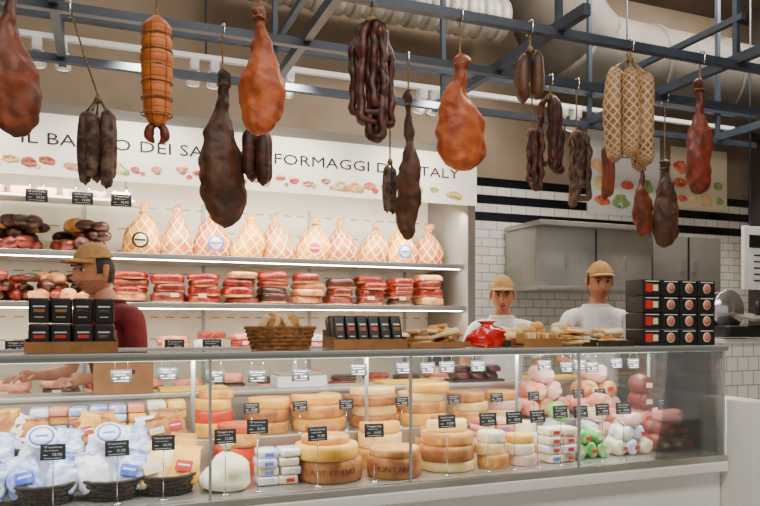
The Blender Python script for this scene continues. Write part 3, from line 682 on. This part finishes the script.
# ---------------------------------------------------------------- people
def seg_t(p,a,c):
    d=c-a; t=(p-a).dot(d)/d.length_squared; q=a+d*max(0,min(1,t)); return t,(p-q).length
def person(name,loc,yaw,scale,shirt,lean=.05,headturn=0,nod=0,beard=True):
    V=[];E=[];Rd=[];roots=[]
    def v(p,r,par=None):
        V.append(Vector(p)); Rd.append(r if hasattr(r,'__len__') else (r,r))
        if par is not None: E.append((par,len(V)-1))
        return len(V)-1
    L=lean
    pel=v((0,0,.95),(.15,.105)); roots.append(pel)
    wa=v((0,-L*.15,1.08),(.145,.10),pel); chs=v((0,-L*.5,1.29),(.17,.11),wa); up=v((0,-L*.8,1.435),(.155,.078),chs)
    nk=v((0,-L*1.0,1.515),(.060,.060),up); nt=v((0,-L*1.3,1.60),(.056,.060),nk)
    arms=[]
    for s in (-1,1):
        sh=v((s*.19,-L*.8,1.44),(.066,.062),up); el0=v((s*.232,-L*.8-.01,1.30),(.053,.052),sh)
        el=v((s*.26,-L*.8-.03,1.15),(.042,.041),el0); fm_=v((s*.24,-L*.8-.15,1.14),(.037,.035),el); wr=v((s*.205,-L*.8-.27,1.145),(.025,.022),fm_)
        pm=v((s*.195,-L*.8-.32,1.145),(.034,.016),wr); pe=v((s*.19,-L*.8-.355,1.143),(.036,.014),pm)
        arms.append((V[sh].copy(),V[el].copy(),V[wr].copy()))
        for f,(off,ln) in enumerate(((-.028,.068),(-.010,.078),(.009,.074),(.026,.058))):
            b0=Vector((s*.19+off,-L*.8-.35,1.145)); r0=v(b0,.0095); roots.append(r0)
            a=v(b0+Vector((off*.1,-ln*.45,.002)),.009,r0); c=v(b0+Vector((off*.15,-ln*.78,-.014)),.008,a); v(b0+Vector((off*.15,-ln*.95,-.032)),.0065,c)
        b0=Vector((s*.19-s*.022,-L*.8-.30,1.143)); r0=v(b0,.012); roots.append(r0)
        a=v(b0+Vector((-s*.025,-.022,-.004)),.0105,r0); v(b0+Vector((-s*.034,-.052,-.014)),.008,a)
        hp=v((s*.09,0,.88),(.095,.09),pel); kn=v((s*.1,-.015,.5),(.062,.062),hp); cf=v((s*.1,.015,.34),(.056,.056),kn); an=v((s*.1,.02,.09),(.04,.042),cf); v((s*.11,-.12,.035),(.042,.032),an)
    me=bpy.data.meshes.new('sk'); me.from_pydata([tuple(p) for p in V],E,[]); ob=bpy.data.objects.new('sk',me); scene.collection.objects.link(ob)
    md=ob.modifiers.new('s','SKIN')
    for i,sv in enumerate(me.skin_vertices[0].data): sv.radius=Rd[i]; sv.use_root=(i in roots)
    md.use_smooth_shade=True
    sb=ob.modifiers.new('u','SUBSURF'); sb.levels=2; sb.render_levels=2
    bpy.context.view_layer.update()
    em=bpy.data.meshes.new_from_object(ob.evaluated_get(bpy.context.evaluated_depsgraph_get()))
    t=bmesh.new(); t.from_mesh(em); NZ=1.512; WZ=.96
    for z in (NZ,WZ,.08): bmesh.ops.bisect_plane(t,geom=t.verts[:]+t.edges[:]+t.faces[:],plane_co=(0,0,z),plane_no=(0,0,1),dist=1e-5)
    for s in(-1,1):
        a,e=arms[0 if s<0 else 1][:2]; d=(e-a).normalized(); p=a+(e-a)*.72
        gf=[f for f in t.faces if (f.calc_center_median().x*s>.17) and f.calc_center_median().z>1.0]
        ge=set();gv=set()
        for f in gf: ge.update(f.edges); gv.update(f.verts)
        bmesh.ops.bisect_plane(t,geom=list(gv)+list(ge)+gf,plane_co=p,plane_no=d,dist=1e-5)
    t.verts.index_update(); b=B(name); groups={}
    ring=[v_.co.copy() for v_ in t.verts if abs(v_.co.z-NZ)<1e-4 and abs(v_.co.x)<.14]
    for f in t.faces:
        c=f.calc_center_median(); mt=shirt
        if c.z<.08: mt=shoem
        elif c.z<WZ and abs(c.x)<.2: mt=trous
        elif c.z>NZ and abs(c.x)<.12: mt=skinm
        for a,e,w in arms:
            if (c.x<0)!=(a.x<0): continue
            tt,d=seg_t(c,a,e); t2,d2=seg_t(c,e,w)
            if (abs(c.x)>.17 or c.y<-L*.8-.13) and c.z>1.0 and (tt>.72 or (c.y<-L*.8-.12 and d2<.1)): mt=skinm
        groups.setdefault(mt,[]).append([v_.index for v_ in f.verts])
    bv=[b.bm.verts.new(v_.co) for v_ in t.verts]
    for mt,fs in groups.items():
        k=b.mi(mt)
        for f in fs:
            try: bf=b.bm.faces.new([bv[i] for i in f]); bf.material_index=k; bf.smooth=True
            except ValueError: pass
    t.free(); bpy.data.objects.remove(ob); bpy.data.meshes.remove(em)
    if len(ring)>6:
        cen_=sum(ring,Vector())/len(ring); ring.sort(key=lambda q: math.atan2(q.y-cen_.y,q.x-cen_.x)); rr=[]
        for q in ring:
            if not rr or (q-rr[-1]).length>.012: rr.append(q)
        rr.append(rr[0]); b.tube([tuple(q) for q in rr],.010,shirt,seg=8,sub=2)
    hm=T(0,-L*1.35-.025,1.662,headturn,nod)
    g=lambda a,w: math.exp(-(a/w)**2)
    def hv(x,y,z,s=1):
        jaw=1-.24*max(0,-z)**1.5; px=x*.078*jaw*s; py=y*.098*s; pz=z*.120*s
        if y<0:
            nz=0
            if -.30<z<.22: nz=(.22-z)/.52
            elif z<=-.30: nz=max(0,1-(-.30-z)/.09)
            py-=.032*g(x,.14)*nz
            py+=.013*(g(x-.38,.17)+g(x+.38,.17))*g(z-.06,.13)
            py-=.007*g(z-.26,.09)*g(x,.6); py-=.014*g(z+.86,.18)*g(x,.35); py-=.009*g(z+.52,.10)*g(x,.28)
            py+=.006*g(z+.70,.06)*g(x,.3)
        return Vector((px,py,pz))
    S,Rn=56,48; vs=[];fs=[]
    for j in range(Rn+1):
        a=math.pi*j/Rn
        for i in range(S):
            q=2*math.pi*i/S; vs.append((math.sin(a)*math.cos(q),math.sin(a)*math.sin(q),-math.cos(a)))
    for j in range(Rn):
        for i in range(S): fs.append((j*S+i,j*S+(i+1)%S,(j+1)*S+(i+1)%S,(j+1)*S+i))
    cen=lambda f: sum((Vector(vs[i]) for i in f),Vector())/4
    def stubf(f):
        c=cen(f); return beard and c.z<-.36 and c.y<.15 and not (abs(c.x)<.22 and -.46<c.z)
    b.add([hv(*q) for q in vs],[f for f in fs if not stubf(f)],skinm,hm)
    b.add([hv(*q) for q in vs],[f for f in fs if stubf(f)],stub,hm)
    def hairf(f):
        c=cen(f); return (c.z>-.50 and c.y>.28) or (c.z>-.12 and c.y>-.30) or c.z>.6
    b.add([hv(*q,1.055) for q in vs],[f for f in fs if hairf(f)],hairm,hm)
    b.add([Vector((hv(x,y,z,1.14).x,y*.114,z*.120*1.14+.004)) for x,y,z in vs],[f for f in fs if cen(f).z>.46],capm,hm)
    bp=[];bf=[];nb=16
    for k in range(nb+1):
        a=math.pi*(1.1+.8*k/nb)
        for tt in (0,.35,.7,1):
            s_=abs(math.sin(a)); x=math.cos(a)*(.080+.004*tt); y=math.sin(a)*.102-.068*tt*s_**1.3
            bp.append((x,y,.066-.010*tt-.016*math.cos(a)**2*tt))
    m0=len(bp); bp+= [(x,y,z-.004) for x,y,z in bp]
    for k in range(nb):
        for q in range(3):
            i=k*4+q; bf.append((i,i+1,i+5,i+4)); bf.append((m0+i,m0+i+4,m0+i+5,m0+i+1))
        i=k*4+3; bf.append((i,m0+i,m0+i+4,i+4))
    b.add(bp,bf,capm,hm)
    b.tube([(math.cos(a)*.081,math.sin(a)*.104,.066) for a in [k*math.pi/10 for k in range(21)]],.006,capm,hm,seg=6,sub=1)
    b.ball((0,0,.141),(.008,.008,.004),capm,hm)
    for s in(-1,1):
        b.ball((s*.030,-.078,.007),(.014,.010,.0075),eyew,hm,14,10); b.ball((s*.030,-.0860,.006),(.0068,.0035,.0068),eyed,hm,12,8)
        b.tube([(s*.016,-.088,.0125),(s*.030,-.092,.0145),(s*.045,-.084,.011)],[.0015,.0035,.0015],hairm,hm,seg=6)
        b.tube([(s*.012,-.099,.028),(s*.03,-.101,.033),(s*.050,-.088,.028)],[.003,.0050,.0025],hairm,hm,seg=6)
        b.loft([(-.030,.004,.008,0,0),(-.02,.007,.013,0,0),(.01,.009,.018,0,.004),(.024,.008,.015,0,.006),(.030,.003,.006,0,.006)],skinm,14,3,hm@T(s*.080,.008,-.002,s*-.35))
        b.ball((s*.011,-.118,-.030),(.008,.008,.006),skinm,hm,10,6)
    b.tube([(-.026,-.088,-.061),(-.011,-.100,-.0585),(0,-.101,-.060),(.011,-.100,-.0585),(.026,-.088,-.061)],[.002,.004,.004,.004,.002],lipm,hm,seg=8)
    b.tube([(-.022,-.088,-.066),(0,-.0995,-.069),(.022,-.088,-.066)],[.002,.005,.002],lipm,hm,seg=8)
    o=b.done(loc,yaw); o.scale=(scale,)*3
    return o
person('deli_worker',(.10,4.0,0),math.radians(-52),1.02,maroon,.10,math.radians(-6),.10)
person('deli_worker',(2.56,4.22,0),math.radians(-30),.975,greysh,.05,0,.16,False)
person('deli_worker',(3.12,3.95,0),math.radians(-14),1.025,greysh,.04,math.radians(-10),.10)
# ---------------------------------------------------------------- lights
def area(name,loc,sx,sy,pw,col,rot):
    l=bpy.data.lights.new(name,'AREA'); l.shape='RECTANGLE'; l.size=sx; l.size_y=sy; l.energy=pw; l.color=col
    o=bpy.data.objects.new(name,l); scene.collection.objects.link(o); o.location=loc; o.rotation_euler=rot; return o
warm=(1,.92,.82)
ul=ux1-ux0-.15
area('shelf_light_top',(uc,4.66,2.25),ul,.03,66,(1,.94,.84),(math.radians(25),0,0))
area('shelf_light_mid',(uc,4.70,1.835),ul,.03,40,(1,.94,.84),(math.radians(25),0,0))
area('shelf_light_low',(uc,4.66,1.525),ul,.03,42,(1,.95,.87),(math.radians(20),0,0))
area('shelf_light_base',(uc,4.64,1.215),ul,.03,12,(1,.95,.87),(math.radians(20),0,0))
area('counter_light_front',(cc,2.645,TZ-.045),cw-.1,.03,32,(1,.975,.95),(math.radians(18),0,0))
area('counter_light_rear',(cc,3.08,TZ-.05),cw-.1,.03,14,(1,.975,.95),(0,0,0))
for i,x in enumerate((-.8,.2,1.1,2.1)):
    l=bpy.data.lights.new('sign_spot','SPOT'); l.energy=62; l.spot_size=math.radians(95); l.spot_blend=.8; l.color=(1,.92,.8); l.shadow_soft_size=.05
    o=bpy.data.objects.new('sign_spot',l); scene.collection.objects.link(o); o.location=(x,4.15,2.98)
    o.rotation_euler=(Vector((x,4.6,2.35))-o.location).to_track_quat('-Z','Y').to_euler()
area('added_fill_customer',(1.2,.6,4.4),4,1.2,190,warm,(math.radians(28),0,0))  # added fill without a fixture, lights the hams and counter front
area('added_fill_aisle',(4.4,4.0,4.4),3,.5,150,warm,(math.radians(12),0,0))  # added fill over the aisle, brightens the tiled back wall
area('ceiling_light_left',(-.5,4.1,4.4),2,.4,18,warm,(0,0,0))
area('ceiling_light_staff',(2.2,3.85,4.4),2.5,.3,46,warm,(0,0,0))
wd=bpy.data.worlds.new('World'); scene.world=wd; wd.use_nodes=True
wd.node_tree.nodes['Background'].inputs[0].default_value=(.96,.90,.83,1); wd.node_tree.nodes['Background'].inputs[1].default_value=.52
cam=bpy.data.cameras.new('Camera'); co=bpy.data.objects.new('Camera',cam); scene.collection.objects.link(co)
co.location=(0,0,1.42); co.rotation_euler=(math.pi/2,0,math.radians(-21.5)); cam.lens=33.63; cam.sensor_width=36; cam.shift_y=.0947; cam.clip_start=.05
scene.camera=co
